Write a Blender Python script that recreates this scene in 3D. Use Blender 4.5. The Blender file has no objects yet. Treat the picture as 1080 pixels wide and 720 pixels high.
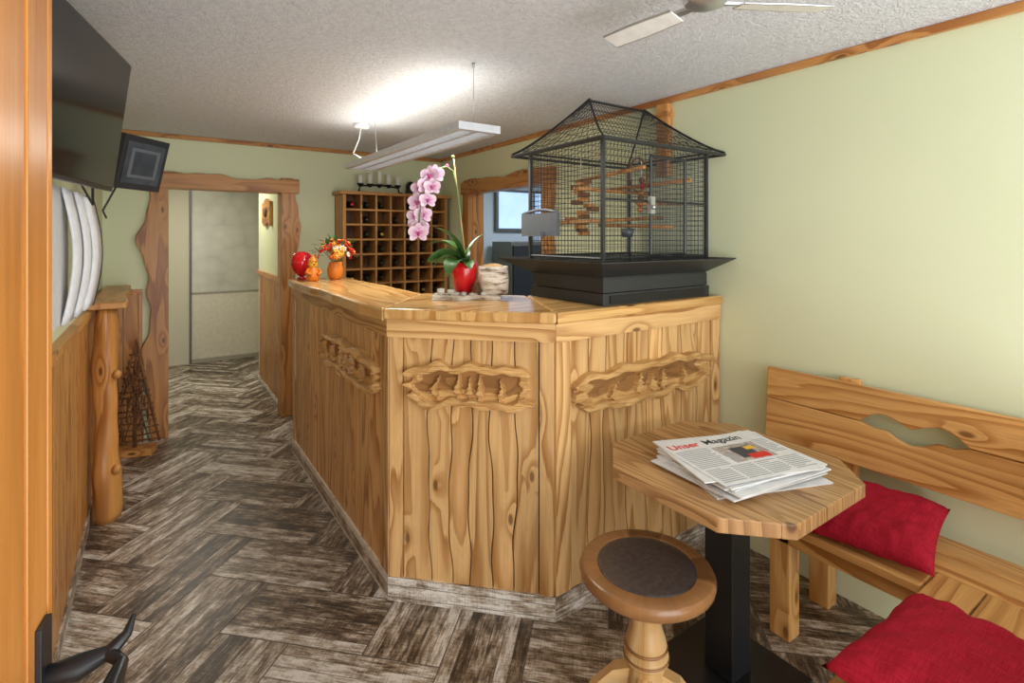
import bpy, bmesh, math, random
from mathutils import Matrix, Vector, noise
random.seed(7)
R=random.random
def U(a,b): return a+(b-a)*random.random()
scene=bpy.context.scene
try:
    scene.view_settings.view_transform='Standard'
    scene.view_settings.look='None'
except Exception as e: print(e)
# ------------------------------------------------------------ materials
def newmat(name):
    m=bpy.data.materials.new(name); m.use_nodes=True
    nt=m.node_tree; b=nt.nodes['Principled BSDF']
    return m,nt,b
def N(nt,t,**k):
    n=nt.nodes.new(t)
    for a,v in k.items(): setattr(n,a,v)
    return n
def L(nt,a,b): nt.links.new(a,b)
def math_(nt,op,a,b=None,c=None):
    n=N(nt,'ShaderNodeMath',operation=op)
    for i,x in enumerate((a,b,c)):
        if x is None: continue
        if isinstance(x,(int,float)): n.inputs[i].default_value=x
        else: L(nt,x,n.inputs[i])
    return n.outputs[0]
def mrange(nt,v,a,b,c,d,smooth=False):
    n=N(nt,'ShaderNodeMapRange'); 
    if smooth: n.interpolation_type='SMOOTHSTEP'
    L(nt,v,n.inputs[0])
    for i,x in enumerate((a,b,c,d)): n.inputs[i+1].default_value=x
    return n.outputs[0]
def mixc(nt,f,a,b,bt='MIX'):
    n=N(nt,'ShaderNodeMix',data_type='RGBA',blend_type=bt)
    for i,x in ((0,f),(6,a),(7,b)):
        if isinstance(x,(int,float)): n.inputs[i].default_value=x
        elif isinstance(x,tuple): n.inputs[i].default_value=(*x,1) if len(x)==3 else x
        else: L(nt,x,n.inputs[i])
    return n.outputs[2]
def ramp(nt,f,stops):
    n=N(nt,'ShaderNodeValToRGB'); L(nt,f,n.inputs[0])
    e=n.color_ramp.elements
    while len(e)<len(stops): e.new(0.5)
    for i,(p,c) in enumerate(stops):
        e[i].position=p; e[i].color=(*c,1)
    return n.outputs[0]
def noise_(nt,vec,scale=1,detail=2,rough=.5):
    n=N(nt,'ShaderNodeTexNoise'); L(nt,vec,n.inputs['Vector'])
    n.inputs['Scale'].default_value=scale; n.inputs['Detail'].default_value=detail; n.inputs['Roughness'].default_value=rough
    return n.outputs['Fac']
def vmul(nt,v,s):
    n=N(nt,'ShaderNodeVectorMath',operation='MULTIPLY'); L(nt,v,n.inputs[0]); n.inputs[1].default_value=s
    return n.outputs[0]
def bump(nt,b,h,strength=.2,dist=.005):
    n=N(nt,'ShaderNodeBump'); L(nt,h,n.inputs['Height']); n.inputs['Strength'].default_value=strength; n.inputs['Distance'].default_value=dist
    L(nt,n.outputs[0],b.inputs['Normal'])
def uvn(nt,name='UVMap'):
    n=N(nt,'ShaderNodeUVMap',uv_map=name); return n.outputs[0]

def plain(name,c,rough=.5,metal=0,emit=0,noisy=0.06,spec=.5,ns=25):
    m,nt,b=newmat(name)
    if emit:
        b.inputs['Emission Color'].default_value=(*c,1); b.inputs['Emission Strength'].default_value=emit
    tc=N(nt,'ShaderNodeTexCoord')
    f=noise_(nt,tc.outputs['Object'],ns,3)
    k=mrange(nt,f,.3,.7,1-noisy,1+noisy)
    col=mixc(nt,1.0,c,(1,1,1),'MULTIPLY')
    n=N(nt,'ShaderNodeVectorMath',operation='SCALE'); L(nt,col,n.inputs[0]); L(nt,k,n.inputs['Scale'])
    L(nt,n.outputs[0],b.inputs['Base Color'])
    b.inputs['Roughness'].default_value=rough; b.inputs['Metallic'].default_value=metal
    b.inputs['Specular IOR Level'].default_value=spec
    return m

def wood(name,c1,c2,ck,rings=9,sx=5,sy=.5,rough=.42,knots=.55,bstr=.15,var=.10,spec=.4):
    m,nt,b=newmat(name)
    uv=uvn(nt); rnd=uvn(nt,'rnd')
    A=noise_(nt,vmul(nt,uv,(sx,sy,1)),1,3,.35)
    v=N(nt,'ShaderNodeTexVoronoi',voronoi_dimensions='2D'); L(nt,vmul(nt,uv,(6,2.6,1)),v.inputs['Vector']); v.inputs['Scale'].default_value=1
    sep=N(nt,'ShaderNodeSeparateColor'); L(nt,v.outputs['Color'],sep.inputs[0])
    gate=math_(nt,'LESS_THAN',sep.outputs[0],knots)
    kd=math_(nt,'MULTIPLY',mrange(nt,v.outputs['Distance'],0,.35,1,0,True),gate)
    fib=noise_(nt,vmul(nt,uv,(170,3.5,1)),1,4,.65)
    field=math_(nt,'ADD',math_(nt,'MULTIPLY',A,rings),math_(nt,'MULTIPLY',kd,1.3))
    field=math_(nt,'ADD',field,math_(nt,'MULTIPLY',fib,.22))
    ring=math_(nt,'FRACT',field)
    l1=math_(nt,'MULTIPLY',mrange(nt,ring,.3,.9,0,1,True),mrange(nt,ring,.92,1,1,0))
    amp=mrange(nt,noise_(nt,vmul(nt,uv,(9,.9,1)),1,2),.35,.65,.45,1.05)
    l2=math_(nt,'MULTIPLY',math_(nt,'PINGPONG',math_(nt,'MULTIPLY',field,4),.5),.22)
    fac=math_(nt,'ADD',math_(nt,'MULTIPLY',l1,amp),l2)
    col=mixc(nt,fac,c1,c2)
    fk=mrange(nt,fib,.3,.7,.84,1.13)
    blot=mrange(nt,noise_(nt,vmul(nt,uv,(4,1.2,1)),1,3),.3,.7,.90,1.08)
    sr=N(nt,'ShaderNodeSeparateXYZ'); L(nt,rnd,sr.inputs[0])
    tk=mrange(nt,sr.outputs[0],0,1,1-var,1+var)
    s=N(nt,'ShaderNodeVectorMath',operation='SCALE'); L(nt,col,s.inputs[0]); L(nt,math_(nt,'MULTIPLY',math_(nt,'MULTIPLY',fk,tk),blot),s.inputs['Scale'])
    kf=math_(nt,'MULTIPLY',mrange(nt,v.outputs['Distance'],.035,.085,1,0,True),gate)
    fin=mixc(nt,math_(nt,'MULTIPLY',kf,.8),s.outputs[0],ck)
    L(nt,fin,b.inputs['Base Color']); b.inputs['Roughness'].default_value=rough
    b.inputs['Specular IOR Level'].default_value=spec
    bump(nt,b,math_(nt,'ADD',math_(nt,'MULTIPLY',l1,-.6),fib),bstr,.002)
    return m

W_COUNTER=wood('pine_counter',(.74,.465,.20),(.40,.18,.05),(.13,.05,.015),rings=13,sx=5,sy=.42,knots=.36,bstr=.3,var=.14)
W_TOP=wood('pine_slab',(.76,.46,.175),(.50,.24,.07),(.16,.06,.02),rings=10,rough=.2,knots=.25)
W_DARKGAP=plain('gap_dark',(.13,.055,.016),.8)
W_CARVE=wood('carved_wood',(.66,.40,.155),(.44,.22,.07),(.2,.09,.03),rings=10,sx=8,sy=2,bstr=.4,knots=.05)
W_CARVE_SHADE=wood('carved_wood_painted_shade',(.34,.17,.055),(.2,.09,.03),(.12,.05,.02),rings=10,sx=8,sy=2,bstr=.4,knots=.05)  # darker copy of the carved wood, paints shade into the recesses
W_ORANGE=wood('orange_larch',(.63,.30,.08),(.36,.13,.026),(.10,.03,.01),rings=9,rough=.35,knots=.35)
W_TRIM=wood('trim_larch',(.58,.275,.082),(.33,.12,.03),(.08,.03,.01),rings=9,rough=.35,knots=.5)
W_BENCH=wood('bench_larch',(.74,.415,.145),(.44,.18,.042),(.14,.05,.01),rings=12,rough=.3,knots=.5)
W_TABLE=wood('table_wood',(.52,.30,.13),(.28,.14,.052),(.1,.04,.015),rings=18,sx=6,rough=.22,knots=.08)
W_STOOL=wood('stool_wood',(.32,.155,.06),(.15,.065,.022),(.08,.03,.01),rings=6,rough=.22,knots=.1)
W_LIGHT=wood('light_pine',(.74,.50,.24),(.52,.29,.10),(.2,.1,.03),rings=5,rough=.35,knots=.2)
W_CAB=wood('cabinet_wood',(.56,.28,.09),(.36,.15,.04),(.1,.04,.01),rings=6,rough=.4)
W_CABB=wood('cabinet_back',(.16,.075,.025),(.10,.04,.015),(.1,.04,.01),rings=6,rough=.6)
W_BROWN=wood('brown_twigs',(.20,.09,.035),(.10,.045,.018),(.04,.02,.01),rings=6,rough=.7)
W_DOOR=wood('door_wood',(.58,.24,.055),(.38,.13,.022),(.12,.03,.01),rings=5,rough=.28,knots=.15)

def wallmat(name,c,s=90,st=.12):
    m,nt,b=newmat(name); tc=N(nt,'ShaderNodeTexCoord')
    f=noise_(nt,tc.outputs['Object'],s,4); g=noise_(nt,tc.outputs['Object'],1.2,2)
    col=mixc(nt,mrange(nt,g,.3,.7,0,1),tuple(x*.98 for x in c),tuple(min(1,x*1.02) for x in c))
    L(nt,col,b.inputs['Base Color']); b.inputs['Roughness'].default_value=.85
    bump(nt,b,f,st,.004); return m
M_WALL=wallmat('green_plaster',(.725,.765,.515))
def ceilmat():
    m,nt,b=newmat('rough_ceiling'); tc=N(nt,'ShaderNodeTexCoord')
    f=noise_(nt,tc.outputs['Object'],55,5,.65); g=noise_(nt,tc.outputs['Object'],140,3,.6)
    h=math_(nt,'ADD',f,math_(nt,'MULTIPLY',g,.5))
    L(nt,ramp(nt,f,[(.35,(.69,.70,.74)),(.6,(.82,.83,.87))]),b.inputs['Base Color']); b.inputs['Roughness'].default_value=.9
    bump(nt,b,h,1.0,.012); return m
M_CEIL=ceilmat()
M_HALL=wallmat('hall_plaster',(.66,.64,.50))
M_BACKROOM=wallmat('backroom_plaster',(.60,.66,.72))

def floormat(name,light=1.0,shift=.0):
    m,nt,b=newmat(name); uv=uvn(nt); rnd=uvn(nt,'rnd')
    s=N(nt,'ShaderNodeSeparateXYZ'); L(nt,uv,s.inputs[0])
    q=math_(nt,'DIVIDE',s.outputs[0],.05)
    fl=math_(nt,'FLOOR',q); fr=math_(nt,'FRACT',q)
    wn=N(nt,'ShaderNodeTexWhiteNoise',noise_dimensions='1D'); L(nt,fl,wn.inputs['W'])
    sr=N(nt,'ShaderNodeSeparateXYZ'); L(nt,rnd,sr.inputs[0])
    cx=N(nt,'ShaderNodeCombineXYZ'); L(nt,math_(nt,'MULTIPLY',s.outputs[0],75),cx.inputs[0]); 
    L(nt,math_(nt,'ADD',math_(nt,'MULTIPLY',s.outputs[1],6),math_(nt,'MULTIPLY',wn.outputs[0],30)),cx.inputs[1])
    a=noise_(nt,cx.outputs[0],1,6,.85)
    # patches of worn paint, different on every strip
    cp=N(nt,'ShaderNodeCombineXYZ'); L(nt,math_(nt,'MULTIPLY',s.outputs[0],26),cp.inputs[0]); L(nt,math_(nt,'ADD',math_(nt,'MULTIPLY',s.outputs[1],8),math_(nt,'MULTIPLY',wn.outputs[0],17)),cp.inputs[1])
    p=noise_(nt,cp.outputs[0],1,6,.7)
    c2=noise_(nt,vmul(nt,uv,(14,190,1)),1,3,.6)
    def cen(x,k): return math_(nt,'MULTIPLY',math_(nt,'SUBTRACT',x,.5),k)
    h=math_(nt,'ADD',cen(a,1.5),cen(p,1.7))
    h=math_(nt,'ADD',h,math_(nt,'ADD',cen(wn.outputs[0],.42),cen(sr.outputs[0],.2)))
    h=math_(nt,'ADD',h,math_(nt,'ADD',cen(c2,.45),.5+shift))
    k=light
    col=ramp(nt,h,[(.16,(.040*k,.027*k,.019*k)),(.34,(.12*k,.084*k,.056*k)),(.50,(.27*k,.205*k,.145*k)),(.62,(.42*k,.36*k,.285*k)),(.85,(.74*k,.71*k,.66*k))])
    gl=mrange(nt,math_(nt,'ABSOLUTE',math_(nt,'SUBTRACT',fr,.5)),.445,.49,0,.7)
    col=mixc(nt,gl,col,(.04,.03,.022))
    L(nt,col,b.inputs['Base Color']); b.inputs['Roughness'].default_value=.36
    bump(nt,b,h,.15,.002); return m
M_FLOOR=floormat('weathered_tile',1.02,.0); M_SKIRT=floormat('weathered_skirting',1.15,.12)
M_GROUT=plain('grout',(.13,.11,.09),.8)

BLACK=plain('black_metal',(.018,.018,.02),.35,.3)
BLACKP=plain('black_plastic',(.02,.02,.022),.35)
SCREEN=plain('tv_screen',(.012,.014,.016),.10,0,0,0)
CAGE=plain('cage_paint',(.04,.043,.045),.45,.3)
GREYP=plain('grey_plate',(.16,.18,.21),.4,.4)
WHITE=plain('white_plastic',(.84,.85,.87),.35)
BLADE=plain('fan_blade_white',(.92,.92,.9),.3)
SILVER=plain('silver',(.55,.56,.58),.3,.8)
LAMPG=plain('lamp_grey',(.62,.64,.68),.4,.0)
LOUV=plain('louvre',(.5,.52,.55),.3,.2)
TUBE=plain('tube_light',(1,.95,.85),.4,0,2.5,0)
TUBEUP=plain('tube_up',(1,.95,.8),.4,0,5,0)
REDGLZ=plain('red_ceramic',(.62,.01,.015),.12)
REDPL=plain('red_paint',(.55,.012,.015),.25)
ORANGE=plain('orange_ceramic',(.75,.22,.02),.35)
YEL=plain('yellow_petals',(.85,.5,.04),.5)
REDP=plain('red_petals',(.7,.03,.02),.5)
WHITEP=plain('white_petals',(.85,.75,.7),.5)
LEAF=plain('leaf_green',(.05,.14,.03),.35,ns=12,noisy=.25)
STEM=plain('stem_green',(.13,.2,.05),.5)
CANDLE=plain('candle_wax',(.85,.82,.74),.5)
GLASSY=plain('bottle_glass',(.02,.025,.015),.1)
GOLD=plain('brass',(.6,.4,.1),.3,.7)
LEATHER=plain('dark_seat_inlay',(.062,.047,.042),.3,ns=60,noisy=.35)
PAPER=plain('newsprint',(.76,.76,.76),.8)
INK=plain('ink_black',(.06,.06,.07),.8)
INKG=plain('ink_grey',(.40,.40,.41),.8)
INKR=plain('ink_red',(.70,.03,.02),.7)
INKO=plain('ink_photo_grey',(.42,.36,.33),.7,noisy=.5,ns=60)
INKB=plain('ink_blue',(.12,.25,.5),.7)
IVORY=plain('ivory_glass',(.70,.66,.52),.3)
ALU=plain('dark_frame',(.14,.13,.11),.4,.3)
ALUL=plain('beige_frame',(.38,.35,.27),.4,.1)
SKY=plain('window_blue',(.45,.62,.88),.3,0,.9,.3,ns=4)
STONE=plain('pebbles',(.6,.57,.52),.6)
PICTURE=plain('dark_picture',(.05,.055,.06),.2,ns=8,noisy=.6)
def birch():
    m,nt,b=newmat('birch_bark'); tc=N(nt,'ShaderNodeTexCoord')
    f=noise_(nt,vmul(nt,tc.outputs['Object'],(12,12,60)),1,4,.6)
    L(nt,ramp(nt,f,[(.36,(.14,.09,.06)),(.46,(.55,.45,.35)),(.58,(.78,.72,.62))]),b.inputs['Base Color']); b.inputs['Roughness'].default_value=.7
    bump(nt,b,f,.4,.004); return m
BIRCH=birch()
def redcloth():
    m,nt,b=newmat('red_linen'); tc=N(nt,'ShaderNodeTexCoord')
    f=noise_(nt,vmul(nt,tc.outputs['Object'],(350,25,25)),1,3); g=noise_(nt,vmul(nt,tc.outputs['Object'],(25,350,25)),1,3)
    h=math_(nt,'ADD',f,g)
    L(nt,ramp(nt,math_(nt,'MULTIPLY',h,.5),[(.3,(.27,.006,.018)),(.65,(.50,.018,.042))]),b.inputs['Base Color']); b.inputs['Roughness'].default_value=.9
    b.inputs['Specular IOR Level'].default_value=.15
    bump(nt,b,h,.4,.002); return m
REDC=redcloth()
def orchidmat():
    m,nt,b=newmat('orchid_petal'); uv=uvn(nt); s=N(nt,'ShaderNodeSeparateXYZ'); L(nt,uv,s.inputs[0])
    tc=N(nt,'ShaderNodeTexCoord'); f=noise_(nt,tc.outputs['Object'],120,2)
    v=math_(nt,'ADD',s.outputs[0],math_(nt,'MULTIPLY',math_(nt,'SUBTRACT',f,.5),.5))
    L(nt,ramp(nt,v,[(.05,(.46,.08,.28)),(.25,(.60,.30,.48)),(.55,(.73,.50,.64)),(1,(.80,.66,.74))]),b.inputs['Base Color']); b.inputs['Roughness'].default_value=.5
    return m
ORCH=orchidmat(); ORCHC=plain('orchid_lip',(.45,.02,.16),.4)
def padded():
    m,nt,b=newmat('padded_glass'); tc=N(nt,'ShaderNodeTexCoord')
    v=N(nt,'ShaderNodeTexVoronoi'); L(nt,vmul(nt,tc.outputs['Object'],(7,7,7)),v.inputs['Vector']); v.inputs['Scale'].default_value=1
    L(nt,ramp(nt,v.outputs['Distance'],[(0,(.62,.61,.50)),(.7,(.54,.53,.44)),(1,(.44,.44,.37))]),b.inputs['Base Color'])
    b.inputs['Roughness'].default_value=.25; return m
PADDED=padded()

# ------------------------------------------------------------ mesh builder
def newell(vs):
    n=Vector((0,0,0))
    for i in range(len(vs)):
        a=vs[i]; b=vs[(i+1)%len(vs)]
        n.x+=(a.y-b.y)*(a.z+b.z); n.y+=(a.z-b.z)*(a.x+b.x); n.z+=(a.x-b.x)*(a.y+b.y)
    return n
class MB:
    def __init__(s,name): s.name=name; s.v=[]; s.f=[]; s.uv=[]; s.rn=[]; s.mi=[]; s.sm=[]; s.mats=[]
    def add(s,vs,fs,m,M=None,g=2,smooth=False,uvs=None,off=None,matf=None):
        vs=[Vector(v) for v in vs]
        if m not in s.mats: s.mats.append(m)
        k=s.mats.index(m); base=len(s.v)
        o0,o1=(U(0,60),U(0,60)) if off is None else off
        rr=R(); a,b=[i for i in (0,1,2) if i!=g]
        for fi,f in enumerate(fs):
            p=[vs[i] for i in f]; n=newell(p)
            an=[abs(x) for x in n]; row=[]
            for j,i in enumerate(f):
                c=vs[i]
                if uvs is not None: row.append(uvs[i]); continue
                if an[g]>=an[a] and an[g]>=an[b]: row.append((c[a]+o0,c[b]+o1))
                elif an[a]>an[b]: row.append((c[b]+o0+.3,c[g]+o1))
                else: row.append((c[a]+o0,c[g]+o1))
            kk=k
            if matf is not None:
                mm=matf(fi)
                if mm not in s.mats: s.mats.append(mm)
                kk=s.mats.index(mm)
            s.uv.append(row); s.rn.append(rr); s.mi.append(kk); s.sm.append(smooth)
            s.f.append([base+i for i in f])
        if M is not None: vs=[M@v for v in vs]
        s.v+= [tuple(v) for v in vs]
    def box(s,x0,x1,y0,y1,z0,z1,m,g=2,M=None):
        vs=[(x,y,z) for x in (x0,x1) for y in (y0,y1) for z in (z0,z1)]
        fs=[(0,1,3,2),(4,6,7,5),(0,4,5,1),(2,3,7,6),(0,2,6,4),(1,5,7,3)]
        s.add(vs,fs,m,M,g)
    def cbox(s,c,d,m,g=2,M=None):
        s.box(c[0]-d[0]/2,c[0]+d[0]/2,c[1]-d[1]/2,c[1]+d[1]/2,c[2]-d[2]/2,c[2]+d[2]/2,m,g,M)
    def prism(s,poly,z0,z1,m,g=0,M=None,plane='xy'):
        n=len(poly)
        def P(a,b,c): return (a,b,c) if plane=='xy' else ((a,c,b) if plane=='xz' else (c,a,b))
        vs=[P(a,b,z0) for a,b in poly]+[P(a,b,z1) for a,b in poly]
        fs=[tuple(range(n)),tuple(range(2*n-1,n-1,-1))]+[(i,(i+1)%n,n+(i+1)%n,n+i) for i in range(n)]
        s.add(vs,fs,m,M,g)
    def strip(s,ts,lo,hi,y0,y1,m,axis='z',M=None):
        n=len(ts); vs=[]
        for t in ts:
            for (val,y) in ((lo(t),y0),(hi(t),y0),(hi(t),y1),(lo(t),y1)):
                vs.append((val,y,t) if axis=='z' else (t,y,val))
        fs=[]
        for i in range(n-1):
            a=4*i;b=a+4
            for j in range(4): fs.append((a+j,a+(j+1)%4,b+(j+1)%4,b+j))
        fs.append((0,1,2,3)); fs.append((4*n-4,4*n-1,4*n-2,4*n-3))
        s.add(vs,fs,m,M,2 if axis=='z' else 0)
    def lathe(s,prof,m,M=None,seg=24,smooth=True,wob=None):
        vs=[];n=len(prof)
        for i,(r,z) in enumerate(prof):
            for k in range(seg):
                a=2*math.pi*k/seg; rr=r*(wob(a,z) if wob else 1)
                vs.append((rr*math.cos(a),rr*math.sin(a),z))
        fs=[(i*seg+k,i*seg+(k+1)%seg,(i+1)*seg+(k+1)%seg,(i+1)*seg+k) for i in range(n-1) for k in range(seg)]
        fs.append(tuple(range(seg))); fs.append(tuple(range((n-1)*seg,n*seg)))
        uvs=[]
        for i,(r,z) in enumerate(prof):
            for k in range(seg): uvs.append((abs(k-seg/2)/seg*.4+3.3,z+r+1.7))
        s.add(vs,fs,m,M,2,smooth,uvs)
    def tube(s,pts,r,m,seg=8,smooth=True,M=None):
        pts=[Vector(p) for p in pts]; n=len(pts)
        rf=r if callable(r) else (lambda t:r)
        vs=[];up=None
        for i,p in enumerate(pts):
            t=(pts[min(i+1,n-1)]-pts[max(i-1,0)]).normalized()
            if up is None:
                up=Vector((0,0,1)) if abs(t.z)<.9 else Vector((1,0,0))
            a=t.cross(up).normalized(); b=a.cross(t).normalized(); up=b
            rr=rf(i/(n-1))
            for k in range(seg):
                an=2*math.pi*k/seg; vs.append(p+a*math.cos(an)*rr+b*math.sin(an)*rr)
        fs=[(i*seg+k,i*seg+(k+1)%seg,(i+1)*seg+(k+1)%seg,(i+1)*seg+k) for i in range(n-1) for k in range(seg)]
        fs.append(tuple(range(seg))); fs.append(tuple(range((n-1)*seg,n*seg)))
        s.add(vs,fs,m,M,2,smooth)
    def bar(s,p,q,w,m):
        s.tube([p,q],w/2*1.2,m,4,False)
    def ball(s,c,r,m,sc=(1,1,1),seg=14,M=None):
        n=max(4,seg//2); prof=[(max(1e-4,math.sin(math.pi*i/n))*r,-math.cos(math.pi*i/n)*r) for i in range(n+1)]
        MM=Matrix.Translation(c)@Matrix.Diagonal((*sc,1))
        if M is not None: MM=M@MM
        s.lathe(prof,m,MM,seg)
    def make(s,bevel=0,sub=0,parent=None,segs=2):
        me=bpy.data.meshes.new(s.name); me.from_pydata(s.v,[],s.f)
        u=me.uv_layers.new(name='UVMap'); r=me.uv_layers.new(name='rnd')
        i=0
        for fi,row in enumerate(s.uv):
            for x in row:
                u.data[i].uv=x; r.data[i].uv=(s.rn[fi],s.rn[fi]); i+=1
        for m in s.mats: me.materials.append(m)
        for p,k,sm in zip(me.polygons,s.mi,s.sm): p.material_index=k; p.use_smooth=sm
        bm=bmesh.new(); bm.from_mesh(me); bmesh.ops.recalc_face_normals(bm,faces=bm.faces); bm.to_mesh(me); bm.free()
        o=bpy.data.objects.new(s.name,me); scene.collection.objects.link(o)
        if bevel:
            b=o.modifiers.new('bev','BEVEL'); b.width=bevel; b.segments=segs; b.limit_method='ANGLE'; b.angle_limit=math.radians(40)
        if parent: o.parent=parent
        return o
def frame(o,d):
    x=Vector((d[0],d[1],0)).normalized(); z=Vector((0,0,1)); y=z.cross(x)
    M=Matrix.Identity(4)
    for i in range(3): M[i][0]=x[i];M[i][1]=y[i];M[i][2]=z[i];M[i][3]=o[i]
    return M
def T(x,y,z): return Matrix.Translation((x,y,z))
def RZ(a): return Matrix.Rotation(math.radians(a),4,'Z')
def RX(a): return Matrix.Rotation(math.radians(a),4,'X')
def RY(a): return Matrix.Rotation(math.radians(a),4,'Y')
SWAP=Matrix(((1,0,0,0),(0,0,1,0),(0,1,0,0),(0,0,0,1)))
def lin(a,b,n): return [a+(b-a)*i/(n-1) for i in range(n)]
def wavef(amp,f=1.0):
    p=[U(0,6.28) for _ in range(4)]
    return lambda t: amp*(math.sin(t*5*f+p[0])+.6*math.sin(t*11*f+p[1])+.35*math.sin(t*23*f+p[2]))

XL,XR,YB,HC=-.31,2.45,4.87,2.355
# ------------------------------------------------------------ room shell
b=MB('wall_left'); b.box(XL-.12,XL,-.9,YB,0,HC,M_WALL); b.make()
b=MB('wall_back')
b.box(XL-.12,.08,YB,YB+.12,0,HC,M_WALL); b.box(.92,XR+.12,YB,YB+.12,0,HC,M_WALL); b.box(.08,.92,YB,YB+.12,1.95,HC,M_WALL); b.make()
b=MB('wall_right')
b.box(XR,XR+.12,-.9,3.1,0,HC,M_WALL); b.box(XR,XR+.12,4.22,YB,0,HC,M_WALL); b.box(XR,XR+.12,3.1,4.22,0,.9,M_WALL); b.box(XR,XR+.12,3.1,4.22,1.96,HC,M_WALL); b.make()
b=MB('ceiling'); b.box(XL-.12,XR+.12,-.9,YB+.12,HC,HC+.1,M_CEIL); b.make()
def herring(x0,x1,y0,y1):
    Wd,n=.30,2
    bm=bmesh.new(); uvl=bm.loops.layers.uv.new('UVMap'); rl=bm.loops.layers.uv.new('rnd')
    c,s=math.cos(math.radians(45)),math.sin(math.radians(45))
    gp=.0025
    def plank(a0,b0,w,h,vert):
        cx,cy=a0+w/2,b0+h/2
        wx,wy=cx*c-cy*s,cx*s+cy*c
        if not(x0-.7<wx<x1+.7 and y0-.7<wy<y1+.7): return
        pts=[(a0+gp,b0+gp),(a0+w-gp,b0+gp),(a0+w-gp,b0+h-gp),(a0+gp,b0+h-gp)]
        vs=[bm.verts.new((p*c-q*s,p*s+q*c,0.0)) for p,q in pts]
        f=bm.faces.new(vs); o0,o1,rr=round(U(0,600))*.05,U(0,30),R()
        for l,(p,q) in zip(f.loops,pts):
            l[uvl].uv=((p-a0+o0,q+o1) if vert else (q-b0+o0,p+o1)); l[rl].uv=(rr,rr)
    for t in range(-16,17):
        for r in range(-60,60):
            a=r+t*2*n; bb=r
            plank(a*Wd,bb*Wd,n*Wd,Wd,False)
            plank(a*Wd,(bb-2*n+1)*Wd,Wd,n*Wd,True)
    for co,no in (((x0,0,0),(-1,0,0)),((x1,0,0),(1,0,0)),((0,y0,0),(0,-1,0)),((0,y1,0),(0,1,0))):
        geom=bm.verts[:]+bm.edges[:]+bm.faces[:]
        bmesh.ops.bisect_plane(bm,geom=geom,plane_co=co,plane_no=no,clear_outer=True)
    for f in bm.faces:
        if f.normal.z<0: f.normal_flip()
    me=bpy.data.meshes.new('floor'); bm.to_mesh(me); bm.free(); me.materials.append(M_FLOOR)
    return me
fo=bpy.data.objects.new('floor',herring(XL,XR,-.9,YB+.12)); scene.collection.objects.link(fo)
b=MB('grout_bed'); b.box(XL-.12,XR+.12,-.9,YB+.12,-.06,-.001,M_GROUT); o=b.make(parent=fo)
fo2=bpy.data.objects.new('floor_hall',herring(-.4,1.9,YB+.12,8.0)); scene.collection.objects.link(fo2)
b=MB('grout_bed_hall'); b.box(-.5,2.0,YB+.12,8.0,-.06,-.001,M_GROUT); o=b.make(parent=fo2)
# hall
b=MB('wall_hall_left'); b.box(-.4,-.28,YB+.12,7.5,0,HC,M_HALL); b.make()
b=MB('wall_hall_right'); b.box(.96,1.07,YB+.12,6.35,0,HC,M_WALL); b.make()
b=MB('wall_hall_end'); b.box(-.4,.36,7.5,7.6,0,HC,M_HALL); b.box(1.32,2.0,7.5,7.6,0,HC,M_HALL); b.box(.36,1.32,7.5,7.6,2.22,HC,M_HALL); b.make()
b=MB('ceiling_hall'); b.box(-.4,2.0,YB+.12,7.6,HC,HC+.1,M_CEIL); b.make()
b=MB('wall_hall_recess'); b.box(1.9,2.0,6.35,7.6,0,HC,M_HALL);b.box(1.07,2.0,6.25,6.35,0,HC,M_HALL); b.make()
b=MB('door_1')
b.box(.361,.385,7.47,7.53,0,2.219,ALU); b.box(1.295,1.319,7.47,7.53,0,2.219,ALUL); b.box(.385,1.295,7.47,7.53,2.17,2.219,ALUL); b.box(.385,1.295,7.47,7.53,0,.05,ALUL)
b.box(.385,1.295,7.49,7.51,.05,.85,IVORY); b.box(.385,1.295,7.49,7.51,.87,2.17,PADDED); b.box(.385,1.295,7.48,7.52,.85,.87,ALUL); b.make(.003)
b=MB('trim_hall')
for i in range(14):
    y=YB+.125+i*.087; b.box(.945,.96,y,y+.083,.05,1.14,W_TRIM)
b.box(.935,.96,YB+.125,6.34,1.14,1.19,W_TRIM,1); b.box(.94,.96,YB+.125,6.34,0,.05,M_SKIRT,1); b.make(.003)
b=MB('carved_hall_plaque'); b.strip(lin(-.22,.22,15),lambda t:1.68+.02*math.sin(t*20),lambda t:1.92+.02*math.cos(t*17),-.0,.025,W_ORANGE,'x',frame((.957,5.75,0),(0,-1))@T(0,-.025,0))
b.ball((0,-.03,1.8),.05,W_BROWN,(1.6,.3,1),M=frame((.957,5.75,0),(0,-1)))
b.make()
b=MB('wall_backroom')
b.box(2.57,4.7,5.05,5.15,0,HC,M_BACKROOM); b.box(4.6,4.7,2.4,5.05,0,HC,M_BACKROOM); b.box(2.57,4.7,2.3,2.4,0,HC,M_BACKROOM); b.make()
b=MB('floor_backroom'); b.box(2.57,4.7,2.3,5.15,-.05,0,M_GROUT); b.make()
b=MB('ceiling_backroom'); b.box(2.57,4.7,2.3,5.15,HC,HC+.1,M_CEIL); b.make()
b=MB('window_1')
b.box(3.22,4.3,5.0,5.045,1.62,2.1,ALU); b.box(3.25,3.73,4.985,5.0,1.65,2.07,SKY); b.box(3.77,4.27,4.985,5.0,1.65,2.07,SKY); b.make(.003)
b=MB('dark_cupboard'); b.box(3.15,4.2,4.6,4.98,0,1.5,ALU); b.box(3.17,3.66,4.58,4.6,.1,1.46,BLACKP); b.box(3.69,4.18,4.58,4.6,.1,1.46,BLACKP); b.make(.005)
b=MB('trim_1'); b.box(XR-.02,XR,-.9,YB,HC-.035,HC-.001,W_TRIM,1); b.make(.003)
b=MB('trim_2'); b.box(XL,XR-.022,YB-.022,YB,HC-.035,HC-.001,W_TRIM,0); b.make(.003)
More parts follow.
